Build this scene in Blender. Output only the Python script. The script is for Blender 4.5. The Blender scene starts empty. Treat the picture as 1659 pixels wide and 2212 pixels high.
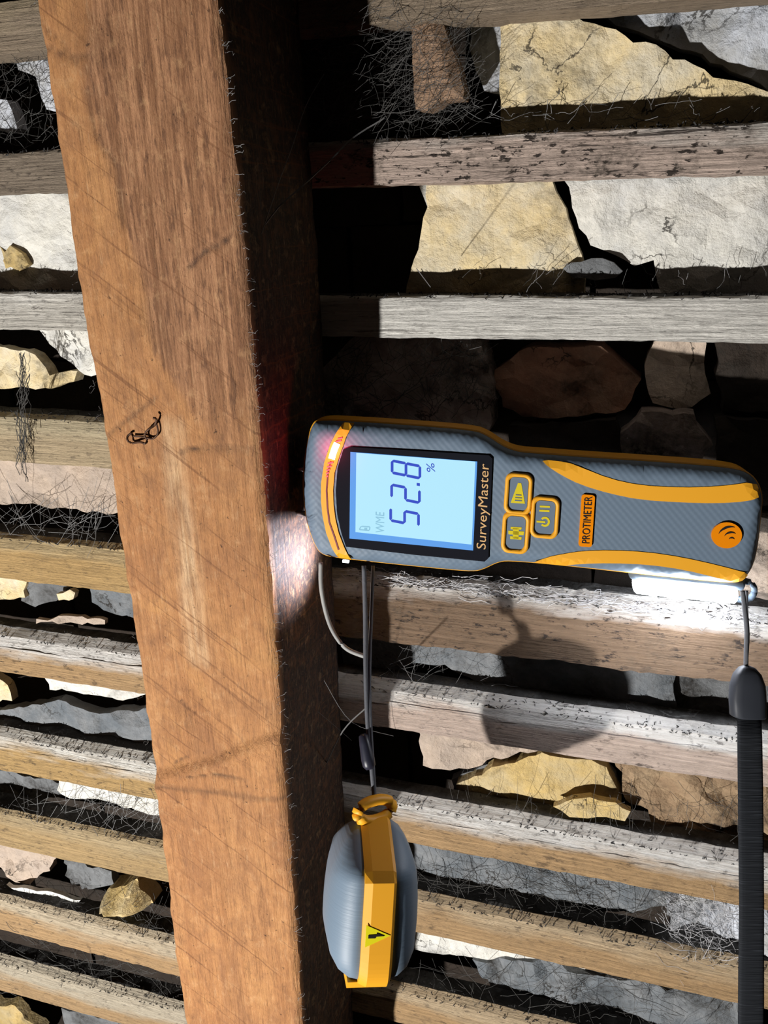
import bpy, bmesh, math, random
from mathutils import Vector, Matrix, noise
from mathutils.geometry import delaunay_2d_cdt
import numpy as np

random.seed(7)
S = bpy.context.scene
COL = S.collection

# ------------------------------------------------------------------ camera
FPX = 1750.0; CX, CY = 829.5, 1106.0; EYE = Vector((0, 0, 1.5))
cam_d = bpy.data.cameras.new('camera'); cam = bpy.data.objects.new('camera', cam_d); COL.objects.link(cam)
cam_d.sensor_fit = 'VERTICAL'; cam_d.sensor_height = 36.0; cam_d.lens = FPX / 2212.0 * 36.0
cam_d.clip_start = 0.01; cam_d.clip_end = 50
cam.location = EYE; cam.rotation_euler = (math.pi / 2, 0, 0)
S.camera = cam

# ------------------------------------------------------------------ light, world, exposure
def W(p):                                   # camera space (x right, y down, z forward) -> world
    return Vector((p[0], p[2], -p[1])) + EYE
wd = bpy.data.worlds.new('world'); S.world = wd; wd.use_nodes = True
wd.node_tree.nodes['Background'].inputs[0].default_value = (0.9, 0.75, 0.62, 1)
wd.node_tree.nodes['Background'].inputs[1].default_value = 0.010
LPOS = (-0.525, 0.560, -0.110)
tl = bpy.data.lights.new('inspection_torch', 'SPOT'); tl.energy = 52.0; tl.color = (1.0, 0.97, 0.93)
tl.shadow_soft_size = 0.010; tl.spot_size = math.radians(105); tl.spot_blend = 0.35
to = bpy.data.objects.new('inspection_torch', tl); COL.objects.link(to)
to.location = W(LPOS)
tgt = W((0.11, -0.10, 0.36))
to.rotation_euler = (tgt - to.location).to_track_quat('-Z', 'Y').to_euler()
S.view_settings.view_transform = 'Standard'; S.view_settings.look = 'None'
S.view_settings.gamma = 1.0; S.view_settings.use_curve_mapping = False
S.view_settings.exposure = 0.0

# ------------------------------------------------------------------ roof frame: u along battens, v up the rafter, n to the viewer
def nrm(a): return a / np.linalg.norm(a)
U = -nrm(np.array([-5830., -466., FPX])); V = -nrm(np.array([151., 5056., FPX]))
V = nrm(V - U * (U @ V)); N = np.cross(U, V)
def w3(a): return Vector((a[0], a[2], -a[1]))
ROOF = Matrix((w3(U), w3(V), w3(N))).transposed().to_4x4(); ROOF.translation = EYE
def ray(x, y): return np.array([(x - CX) / FPX, (y - CY) / FPX, 1.0])
def P(x, y, h):                              # pixel -> roof coords on the plane n = -h
    r = ray(x, y); X = r * (h / (-(N @ r)))
    return Vector((float(U @ X), float(V @ X), -h))
def C2R(X): X = np.array(X); return Vector((float(U @ X), float(V @ X), float(N @ X)))
def PZ(x, y, z): return C2R(ray(x, y) * z)
H_RAFT = 0.283; H_BAT = 0.357; H_SLATE = 0.377

# ------------------------------------------------------------------ material helpers
class NT:
    def __init__(s, name, rough=0.8, spec=0.3):
        s.m = bpy.data.materials.new(name); s.m.use_nodes = True; s.t = s.m.node_tree
        s.b = s.t.nodes['Principled BSDF']; s.b.inputs['Roughness'].default_value = rough
        s.b.inputs['Specular IOR Level'].default_value = spec
        s._c = None
    def n(s, t, **kw):
        x = s.t.nodes.new(t)
        for k, v in kw.items(): setattr(x, k, v)
        return x
    def l(s, a, b): s.t.links.new(a, b)
    def coord(s, rnd=True):
        if s._c is None:
            tc = s.n('ShaderNodeTexCoord'); oi = s.n('ShaderNodeObjectInfo')
            mu = s.n('ShaderNodeMath', operation='MULTIPLY'); s.l(oi.outputs['Random'], mu.inputs[0]); mu.inputs[1].default_value = 7.3 if rnd else 0
            ad = s.n('ShaderNodeVectorMath', operation='ADD'); s.l(tc.outputs['Object'], ad.inputs[0]); s.l(mu.outputs[0], ad.inputs[1])
            s._c = ad.outputs[0]; s.raw = tc.outputs['Object']
        return s._c
    def noise(s, scale, detail=4, rough=0.6, dist=0.0, co=None):
        co = co or s.coord()
        mp = s.n('ShaderNodeMapping'); s.l(co, mp.inputs[0])
        mp.inputs['Scale'].default_value = scale if hasattr(scale, '__len__') else (scale,) * 3
        t = s.n('ShaderNodeTexNoise'); s.l(mp.outputs[0], t.inputs['Vector'])
        t.inputs['Scale'].default_value = 1; t.inputs['Detail'].default_value = detail
        t.inputs['Roughness'].default_value = rough; t.inputs['Distortion'].default_value = dist
        return t.outputs[0]
    def range(s, x, a, b, c=0.0, d=1.0):
        r = s.n('ShaderNodeMapRange'); s.l(x, r.inputs[0])
        for i, v in enumerate((a, b, c, d)): r.inputs[i + 1].default_value = v
        return r.outputs[0]
    def math(s, op, a, b=None):
        m = s.n('ShaderNodeMath', operation=op)
        for i, v in enumerate((a, b)):
            if v is None: continue
            if isinstance(v, (int, float)): m.inputs[i].default_value = v
            else: s.l(v, m.inputs[i])
        return m.outputs[0]
    def mix(s, f, a, b, blend='MIX'):
        m = s.n('ShaderNodeMix', data_type='RGBA', blend_type=blend)
        for i, v in ((0, f), (6, a), (7, b)):
            if isinstance(v, (int, float)): m.inputs[i].default_value = v
            elif isinstance(v, tuple): m.inputs[i].default_value = (*v, 1) if len(v) == 3 else v
            else: s.l(v, m.inputs[i])
        return m.outputs[2]
    def sep(s, v):
        x = s.n('ShaderNodeSeparateXYZ'); s.l(v, x.inputs[0]); return x.outputs
    def color(s, c):
        if isinstance(c, tuple): s.b.inputs['Base Color'].default_value = (*c, 1)
        else: s.l(c, s.b.inputs['Base Color'])
    def bump(s, h, strength=0.5, dist=0.001):
        b = s.n('ShaderNodeBump'); s.l(h, b.inputs['Height']); b.inputs['Strength'].default_value = strength
        b.inputs['Distance'].default_value = dist; s.l(b.outputs[0], s.b.inputs['Normal'])

def plain(name, c, rough=0.5, spec=0.4, emit=None, es=0.0, bump=None, metal=0.0):
    k = NT(name, rough, spec); k.color(c); k.b.inputs['Metallic'].default_value = metal
    if emit: k.b.inputs['Emission Color'].default_value = (*emit, 1); k.b.inputs['Emission Strength'].default_value = es
    if bump: k.bump(k.noise(bump[0]), bump[1], bump[2])
    return k.m

def stone(name, c1, c2, dirt=0.35, dirtc=(0.03, 0.026, 0.022), rel=0.002):
    k = NT(name, 0.9, 0.15)
    a = k.noise(45, 6, 0.65); b = k.noise(170, 6, 0.7); c = k.noise(22, 5, 0.7, 0.6)
    col = k.mix(k.range(a, 0.38, 0.62), c1, c2)
    col = k.mix(k.range(b, 0.35, 0.75, 0, 0.55), col, tuple(0.55 * x for x in c1))
    fine = k.noise(420, 4, 0.7)
    d = k.math('MULTIPLY', k.range(c, 0.62 - dirt * 0.35, 0.80 - dirt * 0.3), k.range(fine, 0.3, 0.6, 0.35, 1.0))
    col = k.mix(d, col, dirtc)
    col = k.mix(k.range(fine, 0.66, 0.74, 0, 0.6 + dirt * 0.4), col, dirtc)
    ck = k.math('ABSOLUTE', k.math('SUBTRACT', k.noise(26, 7, 0.6, 0.4), 0.5))
    ln = k.math('MULTIPLY', k.range(ck, 0.004, 0.011, 1, 0), k.range(k.noise(15, 2), 0.50, 0.60))
    col = k.mix(k.math('MULTIPLY', ln, 0.85), col, dirtc)
    k.color(col)
    hgt = k.math('ADD', k.math('MULTIPLY', b, 1.0), k.math('MULTIPLY', fine, 0.4))
    k.bump(hgt, 0.8, rel)
    return k.m

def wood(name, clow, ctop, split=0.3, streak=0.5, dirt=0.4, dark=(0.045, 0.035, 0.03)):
    """weathered batten: clow over the face, ctop (limewash; painted lamp glare on the broad brown batten) towards the upper arris"""
    k = NT(name, 0.85, 0.2)
    co = k.coord(); xyz = k.sep(k.raw)
    big = k.noise((14, 60, 60), 4); fib = k.noise((38, 900, 900), 5, 0.65, 0.3); spk = k.noise((160, 420, 420), 5, 0.7)
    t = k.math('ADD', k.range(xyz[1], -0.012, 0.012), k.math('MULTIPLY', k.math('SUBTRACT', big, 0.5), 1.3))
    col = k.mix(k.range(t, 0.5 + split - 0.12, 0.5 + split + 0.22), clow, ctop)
    col = k.mix(k.range(fib, 0.42, 0.62, 0, 0.55 * streak), col, tuple(0.45 * x for x in clow))
    crack = k.noise((22, 520, 520), 6, 0.75, 0.8)
    col = k.mix(k.range(crack, 0.565, 0.64, 0, streak), col, dark)
    sp = k.math('MULTIPLY', k.range(spk, 0.55, 0.63), k.range(k.noise(60, 4, 0.7), 0.38, 0.58))
    col = k.mix(k.math('MULTIPLY', sp, dirt * 2.0), col, dark)
    grim = k.math('MULTIPLY', k.range(k.noise((45, 70, 70), 6, 0.75, 0.5), 0.50, 0.70), k.range(k.noise(300, 5, 0.7), 0.35, 0.6))
    col = k.mix(k.math('MULTIPLY', grim, 0.12 + dirt * 0.75), col, (0.09, 0.075, 0.06))
    k.color(col)
    k.bump(k.math('ADD', k.math('ADD', fib, crack), k.math('MULTIPLY', spk, 0.6)), 0.9, 0.0016)
    return k.m

# ------------------------------------------------------------------ mesh helpers
def link(name, me, mat=None, parent=None, loc=None, smooth=False):
    o = bpy.data.objects.new(name, me); COL.objects.link(o)
    if mat is not None:
        for m in (mat if isinstance(mat, list) else [mat]): me.materials.append(m)
    if parent is not None: o.parent = parent
    if loc is not None: o.location = loc
    if smooth:
        for p in me.polygons: p.use_smooth = True
    return o
def tag(o, label=None, cat=None, group=None, kind=None):
    if label: o['label'] = label
    if cat: o['category'] = cat
    if group: o['group'] = group
    if kind: o['kind'] = kind
    return o
def empty(name, mat):
    o = bpy.data.objects.new(name, None); COL.objects.link(o); o.matrix_world = mat; o.empty_display_size = 0.01
    return o
def from_data(vs, fs):
    me = bpy.data.meshes.new('m'); me.from_pydata([tuple(v) for v in vs], [], fs); me.update(); return me
def roofmat(loc):
    m = ROOF.copy(); m.translation = ROOF @ Vector(loc); return m

def inside(p, poly):
    c = False; j = len(poly) - 1
    for i in range(len(poly)):
        a, b = poly[i], poly[j]
        if (a[1] > p[1]) != (b[1] > p[1]) and p[0] < (b[0] - a[0]) * (p[1] - a[1]) / (b[1] - a[1]) + a[0]: c = not c
        j = i
    return c
def dist_poly(p, A, B):
    d = B - A; t = np.clip(((p - A) * d).sum(1) / np.maximum((d * d).sum(1), 1e-18), 0, 1)
    q = A + d * t[:, None] - p
    return math.sqrt((q * q).sum(1).min())
def resample(poly, step, jit=0.0, seed=0):
    out = []; n = len(poly); rr = random.Random(seed)
    for i in range(n):
        a = Vector(poly[i][:2]); b = Vector(poly[(i + 1) % n][:2]); L = (b - a).length
        k = max(1, int(L / step)); nv = Vector((-(b - a).y, (b - a).x)); nv = nv / max(L, 1e-9)
        for q in range(k):
            t = q / k; p = a.lerp(b, t)
            if jit and q: p = p + nv * (noise.noise(Vector((p.x * 90 + seed, p.y * 90, seed * 1.7))) * jit + rr.uniform(-.25, .25) * jit)
            out.append(p)
    return out
def smooth_closed(pts, it=2):
    pts = [Vector(p[:2]) for p in pts]
    for _ in range(it):
        q = []
        for i in range(len(pts)):
            a, b = pts[i], pts[(i + 1) % len(pts)]
            q += [a.lerp(b, .25), a.lerp(b, .75)]
        pts = q
    return pts
def plate(poly, spacing, zf, thick, seed=0, jitter=0.25, bottom=True):
    """flat-ish slab: front surface zf(x,y), sides and back down by thick"""
    rr = random.Random(seed)
    A = np.array([tuple(p) for p in poly]); B = np.roll(A, -1, 0)
    pts = [Vector(p) for p in poly]; nb = len(pts)
    x0, y0 = A.min(0); x1, y1 = A.max(0)
    if spacing:
        x = x0 + spacing / 2; row = 0
        while x < x1:
            y = y0 + (spacing / 2 if row % 2 else spacing)
            while y < y1:
                p = (x + rr.uniform(-jitter, jitter) * spacing, y + rr.uniform(-jitter, jitter) * spacing)
                if inside(p, A) and dist_poly(np.array(p), A, B) > spacing * 0.45: pts.append(Vector(p))
                y += spacing
            x += spacing; row += 1
    edges = [(i, (i + 1) % nb) for i in range(nb)]
    r = delaunay_2d_cdt(pts, edges, [], 1, 1e-7)
    v2, fs = r[0], [list(f) for f in r[2]]
    vs = [Vector((p.x, p.y, zf(p.x, p.y))) for p in v2]
    for f in fs:
        a, b, c = (v2[i] for i in f[:3])
        if (b - a).cross(c - a) < 0: f.reverse()
    cnt = {}
    for f in fs:
        for i in range(len(f)):
            cnt[(f[i], f[(i + 1) % len(f)])] = 1
    n0 = len(vs)
    out = [tuple(f) for f in fs]
    bed = [e for e in cnt if (e[1], e[0]) not in cnt]
    idx = {}
    for a, b in bed:
        for q in (a, b):
            if q not in idx:
                idx[q] = len(vs); vs.append(Vector((vs[q].x, vs[q].y, vs[q].z - thick)))
        out.append((b, a, idx[a], idx[b]))
    if bottom and bed:
        nxt = {a: b for a, b in bed}; st = bed[0][0]; loop = [st]; c = nxt[st]
        while c != st and len(loop) < 5000: loop.append(c); c = nxt.get(c, st)
        if len(loop) >= 3: out.append(tuple(idx[q] for q in reversed(loop)))
    return from_data(vs, out)
def tube(vs, fs, pts, r, sides=5, cap=True, r_end=None):
    base = len(vs); n = len(pts); pts = [Vector(p) for p in pts]
    for i, p in enumerate(pts):
        d = (pts[min(i + 1, n - 1)] - pts[max(i - 1, 0)]).normalized()
        x = d.orthogonal().normalized(); y = d.cross(x)
        rad = r if r_end is None else r + (r_end - r) * i / max(1, n - 1)
        for k in range(sides):
            a = 2 * math.pi * k / sides
            vs.append(p + x * (math.cos(a) * rad) + y * (math.sin(a) * rad))
    for i in range(n - 1):
        for k in range(sides):
            a = base + i * sides + k; b = base + i * sides + (k + 1) % sides
            fs.append((a, b, b + sides, a + sides))
    if cap:
        fs.append(tuple(base + k for k in reversed(range(sides)))); fs.append(tuple(base + (n - 1) * sides + k for k in range(sides)))
def smooth_path(pts, k=6):
    pts = [Vector(p) for p in pts]; out = []
    for i in range(len(pts) - 1):
        p0 = pts[max(i - 1, 0)]; p1 = pts[i]; p2 = pts[i + 1]; p3 = pts[min(i + 2, len(pts) - 1)]
        for q in range(k):
            t = q / k
            out.append(0.5 * ((2 * p1) + (p2 - p0) * t + (2 * p0 - 5 * p1 + 4 * p2 - p3) * t * t + (3 * p1 - p0 - 3 * p2 + p3) * t ** 3))
    out.append(pts[-1]); return out
def loft(rings, close0=True, close1=True):
    vs = [v for r in rings for v in r]; m = len(rings[0]); fs = []
    for i in range(len(rings) - 1):
        for k in range(m):
            a = i * m + k; b = i * m + (k + 1) % m
            fs.append((a, b, b + m, a + m))
    if close0: fs.append(tuple(reversed(range(m))))
    if close1: fs.append(tuple((len(rings) - 1) * m + k for k in range(m)))
    return from_data(vs, fs)
def fbm(x, y, z=0.0, o=4): return noise.fractal(Vector((x, y, z)), 0.9, 2.1, o)

# ================================================================== STRUCTURE: the roof slope behind the battens
m_back = stone('blackish_backing', (0.020, 0.016, 0.013), (0.030, 0.024, 0.020), 0.5)  # near-black stone colour for the surface behind the gaps
vs = []; fs = []
g0, g1, s0, s1 = -1.0, 0.60, -1.2, 0.55
nu, nv = 60, 70
for j in range(nv + 1):
    for i in range(nu + 1):
        u = g0 + (g1 - g0) * i / nu; v = s0 + (s1 - s0) * j / nv
        vs.append((u, v, -0.432 + 0.006 * fbm(u * 25, v * 25)))
for j in range(nv):
    for i in range(nu):
        a = j * (nu + 1) + i; fs.append((a, a + 1, a + nu + 2, a + nu + 1))
k0 = len(vs); vs += [(g0, s0, -.47), (g1, s0, -.47), (g1, s1, -.47), (g0, s1, -.47)]; fs.append((k0 + 3, k0 + 2, k0 + 1, k0))
ceiling = link('ceiling', from_data(vs, fs), m_back); ceiling.matrix_world = ROOF; tag(ceiling, kind='structure')
ceiling['label'] = 'blackish underside of the stone slated roof slope behind the battens'

STONE = dict(
    cream=stone('stone_cream', (0.80, 0.64, 0.36), (0.72, 0.65, 0.50), 0.22),
    ochre=stone('stone_ochre', (0.66, 0.48, 0.20), (0.56, 0.46, 0.28), 0.28),
    white=stone('stone_white', (0.80, 0.78, 0.71), (0.68, 0.68, 0.66), 0.18),
    blue=stone('stone_bluewhite', (0.66, 0.70, 0.78), (0.46, 0.46, 0.45), 0.30),
    grey=stone('stone_grey', (0.22, 0.23, 0.24), (0.13, 0.135, 0.14), 0.35),
    slate=stone('stone_slate', (0.16, 0.18, 0.20), (0.25, 0.26, 0.27), 0.35),
    pink=stone('stone_pink', (0.56, 0.45, 0.36), (0.46, 0.38, 0.32), 0.25),
    brown=stone('stone_brown', (0.34, 0.23, 0.14), (0.44, 0.32, 0.20), 0.45),
    rust=stone('stone_rust', (0.40, 0.20, 0.13), (0.32, 0.20, 0.14), 0.30),
    rubble=stone('stone_rubble', (0.48, 0.38, 0.33), (0.26, 0.20, 0.17), 0.45, rel=0.004),
    blackish=stone('stone_blackish', (0.045, 0.034, 0.027), (0.030, 0.024, 0.020), 0.40),  # near-black stone for the under-layer and the darkest slates
)
NSL = [0]
def slate(pix, mat, dh=0.0, thick=0.007, rel=0.0018, jit=0.0024, sp=0.006, tilt=(0, 0), name='slate', dome=0.0):
    NSL[0] += 1; sd = NSL[0]
    h = H_SLATE + dh
    pts = [P(x, y, h) for x, y in pix]
    c = sum(pts, Vector()) / len(pts)
    poly = resample([(p.x - c.x, p.y - c.y) for p in pts], 0.004, jit, sd)
    rad = max(p.length for p in poly)
    def zf(x, y):
        return rel * 1.6 * fbm((x + c.x) * 38, (y + c.y) * 38, sd) + rel * .5 * fbm(x * 150, y * 150, sd, 3) + tilt[0] * x + tilt[1] * y + dome * (1 - (x * x + y * y) / rad ** 2)
    me = plate(poly, sp, zf, thick, sd)
    return link(name, me, STONE[mat], ceiling, (c.x, c.y, -h), smooth=False)

# dark under-layer: large slabs a little deeper, seen only through the joints
rr = random.Random(3)
vv = 0.22; row = 0
while vv > -0.80:
    uu = -0.86 + (row % 2) * 0.07
    while uu < 0.44:
        wdt = rr.uniform(0.12, 0.20)
        c = Vector((uu + wdt / 2, vv - 0.036, 0)); NSL[0] += 1
        a, b = wdt / 2 - 0.0015, 0.0355
        poly = resample([(-a, -b), (a, -b + rr.uniform(-.002, .002)), (a, b), (-a, b)], 0.008, 0.0015, NSL[0])
        sd = NSL[0]
        link('slate', plate(poly, 0.014, lambda x, y: 0.002 * fbm((x + c.x) * 30, (y + c.y) * 30, sd), 0.008, sd), STONE['blackish'], ceiling, (c.x, c.y, -0.408 - rr.uniform(0, .003)))
        uu += wdt
    vv -= 0.0725; row += 1

# --- slates right of the rafter
slate([(1085, -40), (1240, 32), (1350, 78), (1500, 140), (1659, 200), (1790, 250), (1790, 340), (1087, 340), (1080, 120)], 'cream', 0.0, 0.009)
slate([(1200, -70), (1850, -90), (1850, 290), (1659, 195), (1560, 140), (1470, 105), (1330, 55)], 'blue', 0.010, 0.008, rel=.003)
slate([(1000, 0), (1110, 0), (1110, 215), (1045, 195), (1022, 130)], 'blue', 0.012, 0.006)
slate([(935, 350), (1185, 370), (1222, 450), (1256, 550), (1272, 690), (865, 690), (895, 560), (915, 470)], 'cream', 0.0, 0.008)
slate([(900, 360), (990, 360), (990, 480), (925, 470)], 'white', 0.012, 0.006)
slate([(1205, 340), (1800, 330), (1800, 720), (1440, 720), (1430, 640), (1412, 562), (1370, 575), (1330, 552), (1275, 530), (1245, 470)], 'white', 0.001, 0.009)
slate([(1215, 580), (1255, 566), (1300, 558), (1345, 586), (1330, 600), (1240, 602)], 'grey', -0.004, 0.004, sp=.003)
slate([(690, 800), (760, 730), (900, 720), (1040, 730), (1066, 830), (1050, 940), (850, 960), (695, 880)], 'rubble', 0.004, 0.02, rel=.006, sp=.004)
slate([(1068, 800), (1140, 750), (1300, 745), (1385, 820), (1350, 882), (1250, 893), (1130, 900), (1085, 880)], 'rust', 0.012, 0.02, rel=.004, dome=.006)
slate([(1392, 790), (1420, 720), (1520, 720), (1535, 850), (1470, 885), (1410, 870)], 'pink', 0.013, 0.012, rel=.003)
slate([(1545, 720), (1780, 700), (1780, 900), (1560, 890)], 'blackish', 0.006, 0.012, rel=.003)
slate([(1340, 935), (1385, 893), (1500, 895), (1540, 960), (1500, 1010), (1350, 1000)], 'rubble', 0.0, 0.012, rel=.004)
slate([(1100, 920), (1330, 905), (1350, 1010), (1110, 1010)], 'blackish', 0.004, 0.012, rel=.003)
slate([(1545, 905), (1780, 905), (1780, 1110), (1550, 1090)], 'blackish', 0.004, 0.012, rel=.003)
slate([(700, 1210), (850, 1215), (850, 1330), (700, 1330)], 'blackish', 0.002, 0.012, rel=.003)
slate([(1450, 1120), (1850, 1120), (1850, 1330), (1450, 1300)], 'pink', 0.0, 0.012, rel=.003)
slate([(740, 1330), (1100, 1360), (1460, 1400), (1460, 1600), (1300, 1605), (1120, 1512), (1050, 1475), (960, 1437), (900, 1432), (840, 1462), (740, 1480)], 'slate', 0.0, 0.006)
slate([(1300, 1380), (1800, 1440), (1800, 1690), (1290, 1620)], 'grey', 0.005, 0.006, rel=.003)
slate([(900, 1520), (1300, 1580), (1110, 1630), (1010, 1662), (955, 1658), (915, 1650), (905, 1600)], 'pink', 0.002, 0.007)
slate([(985, 1696), (1080, 1655), (1170, 1630), (1260, 1638), (1310, 1662), (1342, 1722), (1330, 1810), (990, 1790)], 'ochre', -0.001, 0.008)
slate([(975, 1685), (1075, 1640), (1180, 1612), (1290, 1640), (1330, 1680), (1340, 1790), (980, 1760)], 'grey', 0.006, 0.006)
slate([(1310, 1590), (1800, 1640), (1800, 1860), (1420, 1790), (1400, 1750), (1352, 1722), (1330, 1660)], 'brown', 0.0, 0.010, rel=.0035, jit=.004, sp=.004)
slate([(1195, 1742), (1255, 1722), (1330, 1735), (1362, 1755), (1350, 1775), (1270, 1765)], 'ochre', -0.010, 0.004, sp=.004)
slate([(820, 1800), (1100, 1835), (1440, 1910), (1490, 1955), (1300, 1975), (1000, 1930), (820, 1905)], 'slate', 0.0, 0.006, rel=.003)
slate([(1440, 1960), (1500, 1915), (1800, 1930), (1800, 2170), (1560, 2110), (1470, 2060)], 'blue', -0.004, 0.010, rel=.006, jit=.004, sp=.004)
slate([(840, 1960), (1300, 2070), (1260, 2100), (1100, 2068), (1000, 2072), (900, 2050), (840, 2040)], 'white', 0.002, 0.006)
slate([(1020, 2075), (1180, 2075), (1290, 2110), (1420, 2120), (1600, 2150), (1680, 2300), (1560, 2320), (1100, 2180), (1060, 2130)], 'slate', 0.0, 0.008, rel=.003)
# --- slates left of the rafter
slate([(25, 80), (190, 80), (200, 260), (95, 235), (75, 165), (35, 150)], 'blue', 0.0, 0.008, rel=.004, sp=.004)
slate([(-120, 190), (10, 215), (42, 278), (-120, 300)], 'blue', 0.002, 0.008)
slate([(-160, 360), (250, 360), (250, 680), (-160, 680)], 'white', 0.0, 0.009)
slate([(-60, 530), (-20, 512), (10, 545), (24, 530), (48, 548), (62, 572), (40, 586), (20, 576), (-60, 592)], 'ochre', -0.002, 0.003, rel=.002, sp=.003, jit=.003)
slate([(50, 660), (270, 660), (280, 815), (185, 808), (130, 770)], 'white', 0.001, 0.008, rel=.0025)
slate([(-120, 740), (60, 755), (105, 812), (162, 803), (155, 826), (75, 842), (-120, 835)], 'cream', -0.002, 0.008, rel=.003)
slate([(-120, 980), (300, 980), (300, 1115), (150, 1100), (60, 1088), (-120, 1095)], 'pink', -0.003, 0.010)
slate([(-100, 1215), (55, 1225), (56, 1290), (-100, 1305)], 'cream', 0.0, 0.006)
slate([(50, 1240), (160, 1255), (132, 1292), (75, 1312), (42, 1300)], 'grey', 0.004, 0.006)
slate([(122, 1283), (150, 1274), (163, 1280), (160, 1293), (125, 1298)], 'cream', -0.002, 0.004, sp=.004)
slate([(185, 1250), (340, 1260), (340, 1345), (240, 1322), (200, 1300)], 'slate', 0.0, 0.006)
slate([(80, 1336), (150, 1334), (225, 1341), (225, 1350), (150, 1346), (80, 1346)], 'pink', -0.006, 0.003, sp=.004)
slate([(90, 1440), (360, 1475), (360, 1512), (250, 1514), (180, 1500), (110, 1488)], 'white', 0.0, 0.006, rel=.0025)
slate([(-90, 1430), (18, 1480), (28, 1513), (-90, 1525)], 'cream', 0.003, 0.006)
slate([(-90, 1548), (60, 1526), (130, 1510), (205, 1540), (370, 1532), (370, 1640), (200, 1590), (-90, 1572)], 'slate', -0.002, 0.007, rel=.003)
slate([(120, 1670), (390, 1710), (390, 1775), (250, 1738), (130, 1716)], 'white', 0.0, 0.006)
slate([(-90, 1650), (150, 1690), (150, 1712), (40, 1742), (-90, 1735)], 'grey', 0.004, 0.006, rel=.003)
slate([(-120, 1790), (130, 1840), (105, 1885), (52, 1912), (20, 1885), (-120, 1850)], 'pink', 0.0, 0.008, rel=.004, sp=.004)
slate([(135, 1845), (225, 1880), (243, 1915), (172, 1927), (140, 1892)], 'grey', -0.002, 0.007, rel=.004, sp=.004)
slate([(15, 1910), (60, 1918), (110, 1930), (172, 1947), (165, 1954), (60, 1932)], 'white', -0.008, 0.003, sp=.004)
slate([(-120, 2145), (40, 2180), (95, 2225), (60, 2290), (-120, 2280)], 'ochre', 0.0, 0.008)
slate([(130, 2180), (330, 2215), (300, 2260), (150, 2230)], 'grey', 0.0, 0.006)

# ================================================================== RAFTER
m_raft = NT('rafter_wood', 0.72, 0.25)
k = m_raft; co = k.coord(False)
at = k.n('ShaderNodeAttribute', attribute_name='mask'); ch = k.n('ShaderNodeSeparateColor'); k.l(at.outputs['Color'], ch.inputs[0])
fib = k.noise((420, 16, 420), 6, 0.7, 0.25); fib2 = k.noise((1100, 60, 1100), 5, 0.7); big = k.noise((30, 9, 30), 4, 0.6, 0.5); spk = k.noise(300, 5, 0.75)
col = k.mix(k.range(big, 0.36, 0.66), (0.42, 0.195, 0.078), (0.49, 0.245, 0.100))
col = k.mix(k.range(fib, 0.44, 0.66, 0, 0.42), col, (0.27, 0.108, 0.040))
brown = k.mix(k.range(fib, 0.40, 0.60), (0.42, 0.215, 0.110), (0.215, 0.100, 0.048))
brown = k.mix(k.range(fib2, 0.50, 0.68, 0, 0.6), brown, (0.12, 0.055, 0.028))
lg = k.noise((34, 16, 34), 5, 0.65, 1.2)
col = k.mix(k.range(lg, 0.47, 0.66, 0, 0.62), col, (0.27, 0.125, 0.058))
col = k.mix(k.range(lg, 0.30, 0.43, 0.5, 0), col, (0.58, 0.30, 0.11))
col = k.mix(ch.outputs[0], col, brown)
pale = k.mix(k.range(fib, 0.4, 0.62), (0.68, 0.48, 0.29), (0.48, 0.29, 0.15))
col = k.mix(ch.outputs[1], col, pale)
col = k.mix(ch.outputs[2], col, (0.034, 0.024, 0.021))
# slanting saw scratches
rot = k.n('ShaderNodeMapping'); k.l(co, rot.inputs[0]); rot.inputs['Rotation'].default_value = (0, 0, math.radians(35)); 
saw = k.noise((14, 700, 14), 3, 0.5, 0.0, rot.outputs[0])
col = k.mix(k.range(saw, 0.61, 0.69, 0, 0.6), col, (0.16, 0.065, 0.028))
mot = k.noise(130, 6, 0.75)
col = k.mix(k.range(mot, 0.50, 0.72, 0, 0.55), col, (0.24, 0.115, 0.055))
col = k.mix(k.range(mot, 0.30, 0.46, 0.35, 0), col, (0.66, 0.40, 0.20))
dash = k.noise((520, 90, 520), 5, 0.72)
col = k.mix(k.math('MULTIPLY', k.range(dash, 0.52, 0.64), k.range(ch.outputs[0], 0, 1, 0.35, 0.85)), col, (0.13, 0.062, 0.034))
col = k.mix(k.range(dash, 0.28, 0.42, 0.35, 0), col, (0.62, 0.40, 0.22))
col = k.mix(k.range(spk, 0.635, 0.69, 0, 0.85), col, (0.05, 0.025, 0.015))
k.color(col)
k.bump(k.math('ADD', k.math('ADD', fib, dash), k.math('MULTIPLY', fib2, 0.5)), 0.8, 0.0014)
LE = [(75, 0), (112, 250), (150, 500), (185, 720), (222, 930), (262, 1190), (300, 1450), (326, 1640), (340, 1700), (355, 1850), (372, 2030), (400, 2212)]
RE = [(465, 0), (490, 200), (512, 420), (532, 640), (552, 850), (566, 1050), (578, 1200), (597, 1450), (611, 1650), (625, 1850), (640, 2050), (650, 2212)]
lp = sorted([(P(x, y, H_RAFT).y, P(x, y, H_RAFT).x) for x, y in LE]); rp = sorted([(P(x, y, H_RAFT).y, P(x, y, H_RAFT).x) for x, y in RE])
def ul(v): return float(np.interp(v, [a for a, _ in lp], [b for _, b in lp])) + 0.0007 * noise.noise(Vector((3, v * 60, 0))) + .0003 * noise.noise(Vector((3, v * 300, 0)))
def ur(v): return float(np.interp(v, [a for a, _ in rp], [b for _, b in rp])) + 0.0006 * noise.noise(Vector((9, v * 70, 0))) + .0003 * noise.noise(Vector((8, v * 330, 0)))
RO = Vector((-0.180, -0.18, -0.320))
def pv(x, y): p = P(x, y, H_RAFT); return p.x, p.y
cracks = []
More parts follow.
